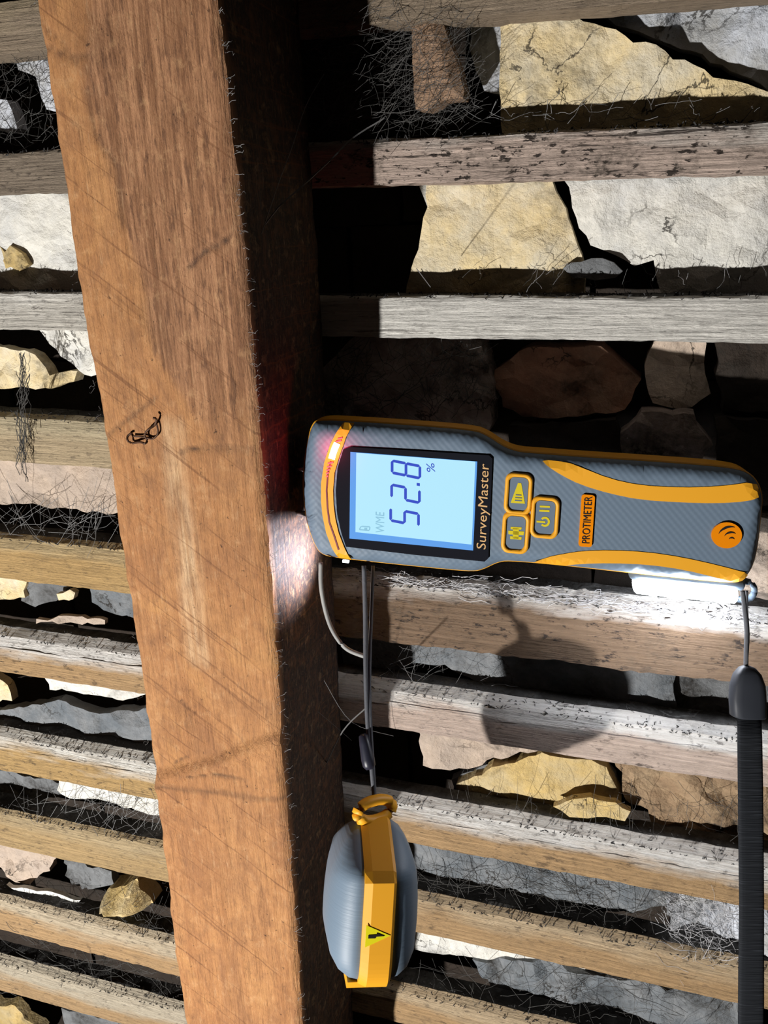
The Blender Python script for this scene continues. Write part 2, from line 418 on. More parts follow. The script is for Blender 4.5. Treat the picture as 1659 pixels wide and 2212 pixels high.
def crack(pix, w, a=1.0): cracks.append(([pv(*p) for p in pix], w, a))
crack([(405, 582), (440, 545), (470, 530), (500, 512)], .0011, .9); crack([(440, 525), (462, 530)], .0011, .9)
crack([(225, 950), (250, 925), (285, 900), (335, 860)], .0013, .55)
crack([(390, 975), (440, 966), (545, 972)], .0012, .9)
crack([(380, 1645), (410, 1632)], .0008, .8); crack([(410, 1672), (470, 1668), (535, 1678)], .0009, .75)
crack([(390, 1510), (405, 1530), (420, 1540)], .0009, .7)
crack([(100, 105), (150, 120), (170, 135)], .0012, .6); crack([(95, 60), (130, 85), (160, 125), (200, 120)], .0009, .5)
crack([(190, 195), (205, 290), (255, 360), (265, 480)], .0016, .5)
KN = [(pv(190, 120), .011), (pv(300, 720), .013), (pv(385, 1570), .012)]
def segd(px, py, pl):
    best = 9
    for (ax, ay), (bx, by) in zip(pl[:-1], pl[1:]):
        dx, dy = bx - ax, by - ay; t = max(0, min(1, ((px - ax) * dx + (py - ay) * dy) / (dx * dx + dy * dy + 1e-12)))
        best = min(best, math.hypot(px - ax - dx * t, py - ay - dy * t))
    return best
lip = [pv(*p) for p in [(330, 1700), (350, 1676), (400, 1664), (470, 1645), (540, 1615), (610, 1590)]]
lip2 = [pv(*p) for p in [(340, 1690), (400, 1700), (480, 1708), (560, 1722), (615, 1722)]]
bnd = [(pv(190, 0)), (pv(185, 200)), (pv(228, 350)), (pv(268, 500)), (pv(305, 620)), (pv(330, 760)), (pv(420, 900)), (pv(520, 1020))]
bnd_v = [b[1] for b in bnd][::-1]; bnd_u = [b[0] for b in bnd][::-1]
pal = [pv(375, 930), pv(385, 1060), pv(405, 1200), pv(420, 1330), pv(430, 1420)]
v_hi, v_lo = 0.30, -0.72
NV, NF, NS = 560, 54, 16
def sstep(x, a, b):
    t = max(0, min(1, (x - a) / (b - a))); return t * t * (3 - 2 * t)
vs = []; fs = []; cols = []
for j in range(NV + 1):
    v = v_lo + (v_hi - v_lo) * j / NV
    a, b = ul(v), ur(v); ring = []
    lipu = None
    for i in range(NF + 1):
        s = i / NF; u = a + (b - a) * s
        e = min(s, 1 - s) * (b - a)
        z = -H_RAFT + 0.0003 * fbm(u * 500, v * 24, 1) + .0009 * fbm(u * 28, v * 12, 5)
        z -= 0.0022 * max(0, 1 - e / 0.0028) ** 2 * (1 + .8 * noise.noise(Vector((u * 40, v * 90, 3))))
        br = sstep(u, float(np.interp(v, bnd_v, bnd_u)) - .002, float(np.interp(v, bnd_v, bnd_u)) + .004 + .004 * fbm(u * 60, v * 30, 2)) * sstep(v, pv(400, 1120)[1], pv(400, 760)[1])
        pa = max(0, 1 - segd(u, v, pal) / 0.0080) ** 0.9 * (0.75 + .7 * fbm(u * 160, v * 40, 7))
        dk = 0.0
        for pl, w, am in cracks:
            d = segd(u, v, pl)
            if d < w: dk = max(dk, am * (1 - d / w)); z -= 0.0010 * am * (1 - d / w)
        for (ku, kv), kr in KN:
            d = math.hypot((u - ku) * 1.0, (v - kv) * 0.85) / kr
            if d < 1.8:
                z += 0.0012 * math.exp(-d * d * 1.5); rg = 0.55 + 0.45 * math.sin(d * 9 + 5 * fbm(u * 60, v * 45))
                dk = max(dk, 0.22 * rg * math.exp(-d * d * 0.9))
        if v > v_lo:
            d1 = segd(u, v, lip); d2 = segd(u, v, lip2)
            z += 0.0026 * math.exp(-(d1 / .0026) ** 2)
            below = sstep(-(v - float(np.interp(u, [p[0] for p in lip], [p[1] for p in lip]))), -0.0005, 0.003)
            z += 0.0022 * below * math.exp(-max(0, float(np.interp(u, [p[0] for p in lip], [p[1] for p in lip])) - v) / .05)
            if d2 < .0022: dk = max(dk, .5 * (1 - d2 / .0022))
        ring.append((u, v, z)); cols.append((max(0, min(1, br)), max(0, min(1, pa)), max(0, min(1, dk)), 1))
    for i in range(1, NS + 1):                                   # right cheek: dark stain, blackened further to paint in its shade
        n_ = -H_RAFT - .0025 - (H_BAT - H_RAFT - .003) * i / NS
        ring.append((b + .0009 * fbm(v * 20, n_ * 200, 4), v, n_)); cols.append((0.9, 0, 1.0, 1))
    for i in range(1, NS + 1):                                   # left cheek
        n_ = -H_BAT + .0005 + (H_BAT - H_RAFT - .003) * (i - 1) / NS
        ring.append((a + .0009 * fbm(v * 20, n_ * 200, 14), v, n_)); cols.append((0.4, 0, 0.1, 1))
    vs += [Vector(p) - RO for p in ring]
m_ = NF + 1 + 2 * NS
for j in range(NV):
    for i in range(m_):
        a = j * m_ + i; b = j * m_ + (i + 1) % m_
        fs.append((a, b, b + m_, a + m_))
fs.append(tuple(reversed(range(m_)))); fs.append(tuple(NV * m_ + q for q in range(m_)))
me = from_data(vs, fs)
ca = me.color_attributes.new('mask', 'FLOAT_COLOR', 'POINT')
ca.data.foreach_set('color', [x for c in cols for x in c])
shp = me.attributes.new('sharp_edge', 'BOOLEAN', 'EDGE')
for e_ in me.edges:
    a, b = e_.vertices[0] % m_, e_.vertices[1] % m_
    if a == b and a in (0, NF): shp.data[e_.index].value = True
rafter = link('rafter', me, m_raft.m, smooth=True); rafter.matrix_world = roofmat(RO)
tag(rafter, 'thick orange-brown sawn timber rafter crossing in front of the battens', 'rafter')

# ================================================================== BATTENS
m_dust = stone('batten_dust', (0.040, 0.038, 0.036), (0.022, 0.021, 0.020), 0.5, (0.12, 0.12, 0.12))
m_fuzz = plain('dust_fuzz', (0.045, 0.044, 0.044), 0.95, 0.1)
def batten(v_top, v_bot, side, label, clow, ctop, split=.3, streak=.6, dirt=.4, chamf=0.003, hh=H_BAT, depth=0.0185, dv=0.0, fuzz=320, seed=0, edge=0.0006):
    ua, ub = ((-0.80, -0.1815) if side == 'L' else (-0.1805, 0.40)); ref = -0.39 if side == 'L' else 0.035
    vc = (v_top + v_bot) / 2; hv = (v_top - v_bot) / 2; O = Vector(((ua + ub) / 2, vc, -hh))
    hl = (ub - ua) / 2
    mt = wood('batten_wood', clow, ctop, split, streak, dirt)
    vs = []; fs = []; mats = []
    sec0 = [(-hv, 0.0), (-hv * .35, 0.0), (hv * .3, 0.0), (hv - chamf * 1.15, 0), (hv - chamf * .35, -chamf * .3), (hv, -chamf * 1.0), (hv, -depth * .5), (hv, -depth), (-hv, -depth), (-hv, -depth * .4)]
    K = len(sec0); n = int((ub - ua) / 0.004)
    for i in range(n + 1):
        x = -hl + 2 * hl * i / n
        bow = dv * (x + O.x - ref) / .21
        for q, (y, z) in enumerate(sec0):
            vs.append((x, y + bow + edge * fbm(x * 40, q * 3.3, seed) + edge * .7 * fbm(x * 220, q * 5.1, seed, 2), z + .0006 * fbm(x * 60, q * 2.7, seed + 5)))
    for i in range(n):
        for q in range(K):
            a = i * K + q; b = i * K + (q + 1) % K
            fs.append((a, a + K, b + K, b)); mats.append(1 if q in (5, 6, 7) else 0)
    fs.append(tuple(range(K))); mats.append(0); fs.append(tuple(n * K + q for q in reversed(range(K)))); mats.append(0)
    me = from_data(vs, fs)
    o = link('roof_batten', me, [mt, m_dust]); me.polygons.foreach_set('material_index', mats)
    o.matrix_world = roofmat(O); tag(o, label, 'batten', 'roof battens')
    if fuzz:
        r = random.Random(seed * 13 + 5); vs = []; fs = []
        lo, hi = (-0.46 - O.x, -0.235 - O.x) if side == 'L' else (-0.13 - O.x, 0.11 - O.x)
        for _ in range(fuzz):
            x = r.uniform(lo, hi); zz = -abs(r.gauss(0.002, 0.006)); zz = max(zz, -depth)
            b = Vector((x, hv + dv * (x + O.x - ref) / .21 - max(0, 1 + zz / chamf) * chamf * .55, min(zz, -chamf * .25)))
            L = r.uniform(.0006, .0022); d = Vector((r.uniform(-1.6, 1.6), r.uniform(.05, .9), r.uniform(-.4, .5))).normalized() * L
            tube(vs, fs, [b, b + d * .5 + Vector((0, r.uniform(-.0006, .0006), 0)), b + d], r.uniform(.00012, .0003), 3, False)
        f = link('dust', from_data(vs, fs), m_fuzz, o); f['kind'] = 'stuff'
    return o
G = lambda a: a / 1000.0
TAN = (0.46, 0.30, 0.155); PINK = (0.58, 0.46, 0.39); GREYW = (0.60, 0.57, 0.51); WHITE = (0.74, 0.72, 0.67); LIME_GLARE = (0.72, 0.70, 0.67); BRN = (0.22, 0.15, 0.10); YEL = (0.50, 0.33, 0.145); DULL = (0.30, 0.235, 0.17)
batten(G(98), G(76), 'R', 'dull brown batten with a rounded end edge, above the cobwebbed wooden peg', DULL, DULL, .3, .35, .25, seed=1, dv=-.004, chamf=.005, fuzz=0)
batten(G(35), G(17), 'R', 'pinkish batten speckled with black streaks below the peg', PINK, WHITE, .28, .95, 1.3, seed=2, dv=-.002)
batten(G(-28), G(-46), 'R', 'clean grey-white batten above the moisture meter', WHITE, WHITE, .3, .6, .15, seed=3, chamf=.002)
batten(G(-165), G(-200), 'R', 'broad brown batten under the moisture meter lamp', BRN, LIME_GLARE, .34, .25, .6, seed=4, chamf=.010, dv=.002, edge=.0010)  # white upper arris paints in the glare of the meter lamp
batten(G(-228), G(-253), 'R', 'pink and white batten crossed by the shadow of the hanging cap', PINK, LIME_GLARE, .10, .35, .35, seed=5, chamf=.009, dv=.001)
batten(G(-299), G(-326), 'R', 'white-topped tan batten beside the top of the hanging cap', TAN, LIME_GLARE, .08, .55, .3, seed=6, chamf=.009, dv=.003)
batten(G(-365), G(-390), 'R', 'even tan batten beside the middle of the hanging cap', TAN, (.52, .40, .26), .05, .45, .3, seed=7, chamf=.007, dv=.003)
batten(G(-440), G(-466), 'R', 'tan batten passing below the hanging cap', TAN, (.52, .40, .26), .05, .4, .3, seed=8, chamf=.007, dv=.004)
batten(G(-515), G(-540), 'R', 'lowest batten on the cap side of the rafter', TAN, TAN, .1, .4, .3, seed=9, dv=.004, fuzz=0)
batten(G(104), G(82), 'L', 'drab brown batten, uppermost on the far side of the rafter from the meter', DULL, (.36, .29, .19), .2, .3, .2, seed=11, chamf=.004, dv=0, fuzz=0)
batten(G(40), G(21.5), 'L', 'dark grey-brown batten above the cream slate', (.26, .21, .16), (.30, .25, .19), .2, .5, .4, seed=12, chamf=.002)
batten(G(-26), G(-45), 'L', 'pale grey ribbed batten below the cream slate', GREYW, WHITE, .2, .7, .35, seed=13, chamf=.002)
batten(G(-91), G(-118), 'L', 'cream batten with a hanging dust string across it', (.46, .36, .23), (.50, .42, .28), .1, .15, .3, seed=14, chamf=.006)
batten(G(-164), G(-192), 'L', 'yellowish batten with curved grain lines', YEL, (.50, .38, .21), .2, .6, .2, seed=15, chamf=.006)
batten(G(-230), G(-258), 'L', 'batten with a bright white upper half over brown', TAN, LIME_GLARE, -.02, .45, .4, seed=16, chamf=.010, dv=.001)
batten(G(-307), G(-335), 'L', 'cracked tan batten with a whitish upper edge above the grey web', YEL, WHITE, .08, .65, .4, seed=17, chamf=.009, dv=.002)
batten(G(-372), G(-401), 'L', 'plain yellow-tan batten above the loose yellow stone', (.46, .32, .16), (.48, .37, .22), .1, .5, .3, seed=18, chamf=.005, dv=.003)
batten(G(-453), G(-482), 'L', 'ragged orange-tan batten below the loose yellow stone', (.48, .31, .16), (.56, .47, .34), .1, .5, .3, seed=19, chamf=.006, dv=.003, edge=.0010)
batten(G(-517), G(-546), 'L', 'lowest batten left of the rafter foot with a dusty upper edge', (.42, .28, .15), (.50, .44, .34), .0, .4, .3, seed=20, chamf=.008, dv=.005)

# ================================================================== MOISTURE METER
a_ = nrm(np.array([1.0, 0.085, -0.14])); mm = np.array([0.0, 0.25, -1.0]); mm = nrm(mm - a_ * (a_ @ mm)); b_ = np.cross(mm, a_)
M0 = ray(651, 1058) * 0.345
MF = Matrix((w3(a_), w3(b_), w3(mm))).transposed().to_4x4(); MF.translation = W(M0)
def loc(x, y, z=0.0):                        # pixel -> meter face coords, on the plane z
    r = ray(x, y); t = ((M0 + mm * z) @ mm) / (r @ mm); X = r * t - M0
    return Vector((float(a_ @ X), float(b_ @ X)))
def locs(pix, z=0.0): return [loc(x, y, z) for x, y in pix]
outl = [(651, 1013), (660, 955), (668, 925), (680, 910), (763, 914), (870, 921), (1022, 933), (1052, 945), (1085, 968), (1119, 981), (1161, 984), (1233, 990), (1465, 1005), (1592, 1016), (1626, 1028), (1645, 1050), (1653, 1080), (1651, 1106), (1642, 1191), (1630, 1235), (1612, 1258), (1595, 1266), (1507, 1258), (1381, 1245), (1212, 1226), (1098, 1216), (1073, 1220), (1043, 1235), (1022, 1240), (959, 1235), (811, 1220), (718, 1209), (694, 1204), (680, 1192), (663, 1151), (654, 1105), (650, 1060)]
OUT = resample(smooth_closed(locs(outl), 2), 0.0012)
if sum(OUT[i].cross(OUT[(i + 1) % len(OUT)]) for i in range(len(OUT))) < 0: OUT.reverse()
OA = np.array([tuple(p) for p in OUT]); OB = np.roll(OA, -1, 0)
ER = 0.0045
def faceh(x, y):
    if not inside((x, y), OA): return -ER * .9
    d = dist_poly(np.array((x, y)), OA, OB)
    return 0.0 if d >= ER else -(ER - math.sqrt(max(0, ER * ER - (ER - d) ** 2))) * .9
def offs(poly, d):
    n = len(poly); out = []
    for i in range(n):
        t = (poly[(i + 2) % n] - poly[i - 2]).normalized(); out.append(poly[i] + Vector((t.y, -t.x)) * d)
    return out
kg = NT('meter_grey', 0.55, 0.35); co = kg.coord(False); xyz = kg.sep(kg.raw)
kk = 2 * math.pi / 0.0029
p1 = kg.math('SINE', kg.math('MULTIPLY', xyz[0], kk)); p2 = kg.math('SINE', kg.math('MULTIPLY', xyz[1], kk))
dim = kg.math('MULTIPLY', kg.math('MULTIPLY', p1, p2), 1.0)
kg.color((0.128, 0.178, 0.240)); kg.bump(dim, 0.12, 0.0004)
m_grey = kg.m
m_greys = plain('meter_grey_smooth', (0.120, 0.165, 0.225), 0.5, 0.35)
m_or = plain('meter_orange', (0.78, 0.36, 0.018), 0.5, 0.35)
m_orl = plain('badge_orange', (0.80, 0.24, 0.004), 0.12, 0.6)
m_bez = plain('bezel_black', (0.012, 0.013, 0.018), 0.08, 0.6)
m_lcdb = plain('lcd_border', (0.05, 0.10, 0.2), 0.15, 0.5, (0.085, 0.30, 0.74), 0.85)
m_lcd = plain('lcd_panel', (0.1, 0.15, 0.2), 0.15, 0.5, (0.40, 0.74, 0.88), 0.90)
m_dig = plain('lcd_digit', (0.02, 0.03, 0.2), 0.3, 0.3, (0.020, 0.060, 0.50), 0.7)
m_digf = plain('lcd_digit_faint', (0.1, 0.15, 0.2), 0.3, 0.3, (0.20, 0.50, 0.66), 0.75)
m_text = plain('lettering_tan', (0.62, 0.38, 0.17), 0.5, 0.3)
m_blk = plain('lettering_black', (0.012, 0.010, 0.010), 0.5, 0.3)
m_yel = plain('icon_yellow', (0.62, 0.50, 0.01), 0.5, 0.3)
m_led = plain('led_red_lit', (0.6, 0.02, 0.02), 0.3, 0.4, (1.0, 0.12, 0.14), 14.0)
m_led2 = plain('led_red_dim', (0.5, 0.05, 0.05), 0.3, 0.4, (1.0, 0.10, 0.14), 1.3)
m_red = plain('led_line', (0.18, 0.02, 0.03), 0.4, 0.4)
m_lamp = plain('lamp_white', (0.9, 0.9, 0.9), 0.2, 0.5, (0.90, 0.94, 1.0), 36.0)
m_pin = plain('pin_steel', (0.5, 0.5, 0.5), 0.25, 0.5, metal=1.0)

meter = empty('moisture_meter', MF)
tag(meter, 'grey and orange handheld moisture meter with lit display, pinned to the rafter', 'moisture meter')
def mpart(name, me, mat, parent=None, smooth=False): return link(name, me, mat, parent or meter, smooth=smooth)
body = mpart('front_shell', plate(OUT, 0.0030, faceh, 0.0022, 1, bottom=False), m_grey, smooth=True)
zb = -ER * .9
def ring(off, z): return [Vector((p.x, p.y, z)) for p in offs(OUT, off)]
mpart('bumper', loft([ring(-.002, zb - .0006), ring(.0001, zb - .0006), ring(.0006, zb - .0012), ring(.0007, zb - .0135), ring(.0004, zb - .0145), ring(-.002, zb - .0145)]), m_or)
mpart('back_shell', loft([ring(-.001, zb - .0142), ring(-.0002, zb - .0150), ring(-.0010, zb - .019), ring(-.0035, zb - .022), ring(-.0075, zb - .0245)]), m_greys, smooth=True)
def flat(name, pix, mat, z=0.0, thick=0.0004, lift=0.0003, parent=None, conform=False, sp=None, sm=0, zplane=0.0):
    pl = locs(pix, zplane)
    if sm: pl = smooth_closed(pl, sm)
    if sum(pl[i].cross(pl[(i + 1) % len(pl)]) for i in range(len(pl))) < 0: pl.reverse()
    if conform: pl = resample(pl, 0.0015)
    zf = (lambda x, y: faceh(x, y) + lift) if conform else (lambda x, y: z + lift)
    return mpart(name, plate(pl, sp, zf, thick, 2), mat, parent)
up = [(1170, 993), (1226, 999), (1254, 1009), (1317, 1034), (1381, 1048), (1465, 1053), (1550, 1051), (1634, 1040), (1649, 1072), (1613, 1083), (1550, 1087), (1465, 1085), (1381, 1079), (1317, 1066), (1254, 1047), (1212, 1026), (1180, 1005)]
lo = [(1147, 1220), (1179, 1204), (1218, 1196), (1258, 1190), (1318, 1188), (1397, 1192), (1477, 1204), (1556, 1222), (1626, 1241), (1600, 1264), (1556, 1250), (1477, 1230), (1397, 1219), (1318, 1216), (1258, 1218), (1206, 1226)]
flat('grip_stripe', up, m_or, conform=True, sp=.0025, sm=1); flat('grip_stripe', lo, m_or, conform=True, sp=.0025, sm=1)
ind = flat('indicator_band', [(740, 914), (726, 936), (714, 959), (701, 998), (694, 1044), (694, 1082), (697, 1113), (705, 1151), (717, 1182), (731, 1208), (758, 1212), (744, 1182), (732, 1151), (725, 1121), (721, 1090), (720, 1059), (723, 1021), (732, 990), (748, 944), (763, 915)], m_or, conform=True, sp=.0025, lift=.0005)
cl = [(738, 941), (728, 959), (720, 979), (715, 996), (709, 1021), (706, 1059), (708, 1097), (712, 1128), (723, 1159), (732, 1187)]
def strip(pts, w):
    L = []; R = []
    for i, p in enumerate(pts):
        q = pts[min(i + 1, len(pts) - 1)]; o = pts[max(i - 1, 0)]; d = math.hypot(q[0] - o[0], q[1] - o[1])
        nx, ny = -(q[1] - o[1]) / d, (q[0] - o[0]) / d
        L.append((p[0] + nx * w, p[1] + ny * w)); R.append((p[0] - nx * w, p[1] - ny * w))
    return L + R[::-1]
flat('indicator_line', strip(cl[3:], 1.6), m_red, lift=.0007, parent=ind)
flat('indicator_led', strip([(729, 957), (724, 968), (720, 980), (717, 991)], 7), m_led, lift=.0009, thick=.0006, parent=ind)
for i, (x, y) in enumerate([(735, 945), (732, 951), (714.5, 998), (712, 1006), (709.5, 1013), (708, 1020), (707, 1027)]):
    w = [5, 6, 6, 5, 4, 3, 2.5][i]
    flat('indicator_led', [(x - w, y + 1), (x + w, y - 1), (x + w, y + 2), (x - w, y + 4)], m_led2, lift=.0009, parent=ind)
bez = flat('display_bezel', [(757, 965), (900, 973), (1056, 983), (1064, 990), (1055, 1205), (1047, 1212), (900, 1198), (748, 1180), (738, 1150), (729, 1110), (726, 1060), (730, 1010), (742, 970)], m_bez, lift=.0008, thick=.0014)
ZD = .0008
flat('display_border', [(757, 976), (1031, 997), (1022, 1189), (755, 1163)], m_lcdb, lift=ZD + .00015, parent=bez, zplane=ZD)
flat('display_panel', [(770, 978), (1027, 997), (1019, 1176), (768, 1149)], m_lcd, lift=ZD + .0003, parent=bez, zplane=ZD)
def seg(p, q, w, mat=m_dig, nm='display_digit'):
    dx, dy = q[0] - p[0], q[1] - p[1]; L = math.hypot(dx, dy); dx /= L; dy /= L; nx, ny = -dy * w, dx * w
    return [(p[0], p[1]), (p[0] + dx * w + nx, p[1] + dy * w + ny), (q[0] - dx * w + nx, q[1] - dy * w + ny), (q[0], q[1]), (q[0] - dx * w - nx, q[1] - dy * w - ny), (p[0] + dx * w - nx, p[1] + dy * w - ny)]
def multi(name, polys, mat, z, parent, thick=.00012):
    vs = []; fs = []
    for pix in polys:
        pl = locs(pix, z)
        if sum(pl[i].cross(pl[(i + 1) % len(pl)]) for i in range(len(pl))) < 0: pl.reverse()
        b = len(vs); n = len(pl)
        vs += [Vector((p.x, p.y, z + thick)) for p in pl] + [Vector((p.x, p.y, z)) for p in pl]
        fs.append(tuple(range(b, b + n))); fs += [(b + i, b + n + i, b + n + (i + 1) % n, b + (i + 1) % n) for i in range(n)]
    return mpart(name, from_data(vs, fs), mat, parent)
def digit(ch, x0, y0, gl, gw):
    """seven segments; glyph up = -x in the picture, glyph right = up (-y); x0,y0 = lower-left of the glyph"""
    def q(a, b): return (x0 - gl * (1 - 0) * b + 0, y0 - gw * a - gl * b * 0.2)
    pt = {'bl': q(0, 0), 'br': q(1, 0), 'ml': q(0, .5), 'mr': q(1, .5), 'tl': q(0, 1), 'tr': q(1, 1)}
    S7 = {'a': ('tl', 'tr'), 'b': ('mr', 'tr'), 'c': ('br', 'mr'), 'd': ('bl', 'br'), 'e': ('bl', 'ml'), 'f': ('ml', 'tl'), 'g': ('ml', 'mr')}
    on = {'5': 'afgcd', '2': 'abged', '8': 'abcdefg'}[ch]
    return [seg(pt[S7[s][0]], pt[S7[s][1]], 2.9) for s in on]
ZG = ZD + .0003
multi('display_digit', digit('8', 907, 1033, 60, 26), m_dig, ZG, bez)
multi('display_digit', digit('2', 906, 1086, 60, 27), m_dig, ZG, bez)
multi('display_digit', digit('5', 904, 1136, 60, 26), m_dig, ZG, bez)
multi('decimal_point', [[(900, 1043), (907, 1044), (907, 1050), (900, 1049)]], m_dig, ZG, bez)
def text(name, s, p0, p1, p2, mat, z, parent, thick=.00012):
    """p0 baseline start, p1 baseline end, p2 cap-height point above p0 (pixels)"""
    cu = bpy.data.curves.new('t', 'FONT'); cu.body = s; cu.resolution_u = 3
    o = bpy.data.objects.new('t', cu); COL.objects.link(o); bpy.context.view_layer.update()
    me = bpy.data.meshes.new_from_object(o.evaluated_get(bpy.context.evaluated_depsgraph_get()))
    bpy.data.objects.remove(o)
    xs = [v.co.x for v in me.vertices]; x0, x1 = min(xs), max(xs); capH = 0.70
    A = loc(*p0, z); B = loc(*p1, z); Cc = loc(*p2, z)
    for v in me.vertices:
        r = A + (B - A) * ((v.co.x - x0) / (x1 - x0)) + (Cc - A) * (v.co.y / capH)
        v.co = (r.x, r.y, z + thick)
    me.materials.clear()
    return mpart(name, me, mat, parent)
text('unit_mark', '%', (940, 1021), (938, 1001), (922, 1019), m_dig, ZG, bez)
text('unit_mark', 'WME', (830, 1152), (830, 1107), (811, 1150), m_digf, ZG, bez)
multi('battery_mark', [seg((776, 1144), (798, 1146), 1.3), seg((776, 1144), (780, 1137), 1.2), seg((780, 1137), (799, 1138), 1.2), seg((799, 1138), (798, 1146), 1.2), [(787, 1140), (793, 1140), (793, 1145), (787, 1144)]], m_digf, ZG, bez)
text('lettering', 'SurveyMaster', (1049, 1187), (1056, 1003), (1029, 1184), m_text, ZD, bez, .0002)

def rrect(cx, cy, w, h, r, sk=0.085, n=5):
    out = []
    for sx, sy, a0 in ((1, 1, 0), (-1, 1, 90), (-1, -1, 180), (1, -1, 270)):
        for i in range(n + 1):
            a = math.radians(a0 + 90 * i / n); x = sx * (w / 2 - r) + r * math.cos(a); y = sy * (h / 2 - r) + r * math.sin(a)
            out.append((cx + x - 0.065 * y, cy + y + sk * x))
    return out
BT = [(1120, 1066, 40, 70), (1114, 1150, 40, 70), (1177, 1117, 42, 71)]
def ringplate(name, outer, inner, mat, z0, z1, parent=None):
    Oo, I = locs(outer), locs(inner)
    for L in (Oo, I):
        if sum(L[i].cross(L[(i + 1) % len(L)]) for i in range(len(L))) < 0: L.reverse()
    n = len(Oo); mid = [o.lerp(i, .5) for o, i in zip(Oo, I)]
    R = [[Vector((p.x, p.y, z0)) for p in Oo], [Vector((p.x, p.y, z1 * .7)) for p in [o.lerp(i, .08) for o, i in zip(Oo, I)]], [Vector((p.x, p.y, z1)) for p in [o.lerp(i, .3) for o, i in zip(Oo, I)]], [Vector((p.x, p.y, z1)) for p in [o.lerp(i, .75) for o, i in zip(Oo, I)]], [Vector((p.x, p.y, z0)) for p in I]]
    return mpart(name, loft(R, False, False), mat, parent, smooth=True)
for cx, cy, w, h in BT:
    ringplate('button_frame', rrect(cx, cy, w + 20, h + 20, 17), rrect(cx, cy, w, h, 11), m_or, 0.0, .0014)
    b = flat('button', rrect(cx, cy, w, h, 10), m_greys, lift=.0006, thick=.0008)
    if cy < 1080:
        multi('icon', [[(1119, 1043), (1126, 1044), (1134, 1088), (1103, 1086)]], m_yel, .0006, b)
        multi('icon_mark', [[(1114, 1068), (1126, 1069), (1126, 1071), (1114, 1070)], [(1113, 1074), (1127, 1075), (1127, 1077), (1113, 1076)], [(1112, 1080), (1127, 1081), (1127, 1083), (1112, 1082)]], m_greys, .00075, b)
    elif cx < 1150:
        multi('icon', [[(1103, 1138), (1127, 1139), (1126, 1144), (1103, 1143)], [(1098, 1146), (1132, 1148), (1131, 1156), (1098, 1154)], [(1102, 1158), (1127, 1160), (1126, 1166), (1102, 1164)], [(1108, 1140), (1121, 1141), (1120, 1164), (1108, 1163)]], m_yel, .0006, b)
    else:
        multi('icon', [[(1166, 1092), (1188, 1093), (1188, 1097), (1166, 1096)], [(1165, 1101), (1187, 1102), (1187, 1106), (1165, 1105)]], m_yel, .0006, b)
        arc = [(1177 + 11 * math.cos(t), 1127 + 11 * math.sin(t)) for t in [math.radians(-140 + 280 * i / 14) for i in range(15)]]
        arc2 = [(1177 + 6.5 * math.cos(t), 1127 + 6.5 * math.sin(t)) for t in [math.radians(-140 + 280 * i / 14) for i in range(15)]]
        multi('icon', [[arc[i], arc[i + 1], arc2[i + 1], arc2[i]] for i in range(14)] + [[(1159, 1124.5), (1178, 1126), (1178, 1130), (1159, 1128.5)]], m_yel, .0006, b)
badge = flat('badge', rrect(1267, 1124, 29, 112, 6), m_orl, lift=.0009, thick=.0012)
text('lettering', 'PROTIMETER', (1273, 1174), (1279, 1073), (1256, 1173), m_blk, .0009, badge, .0002)
rb = flat('round_badge', [(1568.5 + 33 * math.cos(t), 1155 + 28 * math.sin(t)) for t in [2 * math.pi * i / 36 for i in range(36)]], m_orl, lift=.0010, thick=.0014)
for cxx, cyy, r0, th, a0, a1 in ((1575, 1160, 24, 5, 195, 300), (1578, 1162, 14, 4, 195, 320), (1580, 1166, 6, 3, 190, 350)):
    A = [(cxx + r0 * math.cos(t), cyy + r0 * math.sin(t)) for t in [math.radians(a0 + (a1 - a0) * i / 12) for i in range(13)]]
    B = [(cxx + (r0 - th * math.sin(math.pi * i / 12)) * math.cos(t), cyy + (r0 - th * math.sin(math.pi * i / 12)) * math.sin(t)) for i, t in enumerate([math.radians(a0 + (a1 - a0) * i / 12) for i in range(13)])]
    multi('wave_mark', [[A[i], A[i + 1], B[i + 1], B[i]] for i in range(12)], m_blk, .0010, rb, .0002)
# lamp on the underside near the tail, and the strap lug
def roundbar(p, q, w, d, n=10):
    """capsule-section bar from p to q (local xyz); w = half width along z, d = half height"""
    p = Vector(p); q = Vector(q); ax = (q - p).normalized(); zz = Vector((0, 0, 1)); yy = zz.cross(ax).normalized(); R = []
    for t, s in ((0, .35), (.012, .8), (.04, 1), (.5, 1), (.96, 1), (.988, .8), (1, .35)):
        c = p.lerp(q, t); R.append([c + yy * (d * s * math.sin(2 * math.pi * i / n)) + zz * (w * s * math.cos(2 * math.pi * i / n)) for i in range(n)])
    return loft(R)
l0 = loc(1368, 1259, -.010); l1 = loc(1588, 1281, -.010)
mpart('lamp_lens', roundbar((l0.x, l0.y, -.010), (l1.x, l1.y, -.010), .0085, .0040), m_lamp, smooth=True)
mpart('lamp_housing', roundbar((l0.x - .002, l0.y + .0045, -.013), (l1.x + .003, l1.y + .0045, -.013), .0080, .0036), m_greys, smooth=True)
g0 = loc(1606, 1281, -.010)
bmv = []; bmf = []
tube(bmv, bmf, [(g0.x + .0042 * math.cos(t), g0.y + .001 + .0042 * math.sin(t), -.010) for t in [2 * math.pi * i / 16 for i in range(17)]], .0014, 6)
mpart('strap_lug', from_data(bmv, bmf), m_greys, smooth=True)
ll = bpy.data.lights.new('meter_lamp', 'AREA'); ll.shape = 'RECTANGLE'; ll.size = .036; ll.size_y = .008; ll.energy = 0.045; ll.color = (0.86, 0.90, 1.0)
lo_ = bpy.data.objects.new('meter_lamp', ll); COL.objects.link(lo_); lo_.parent = meter
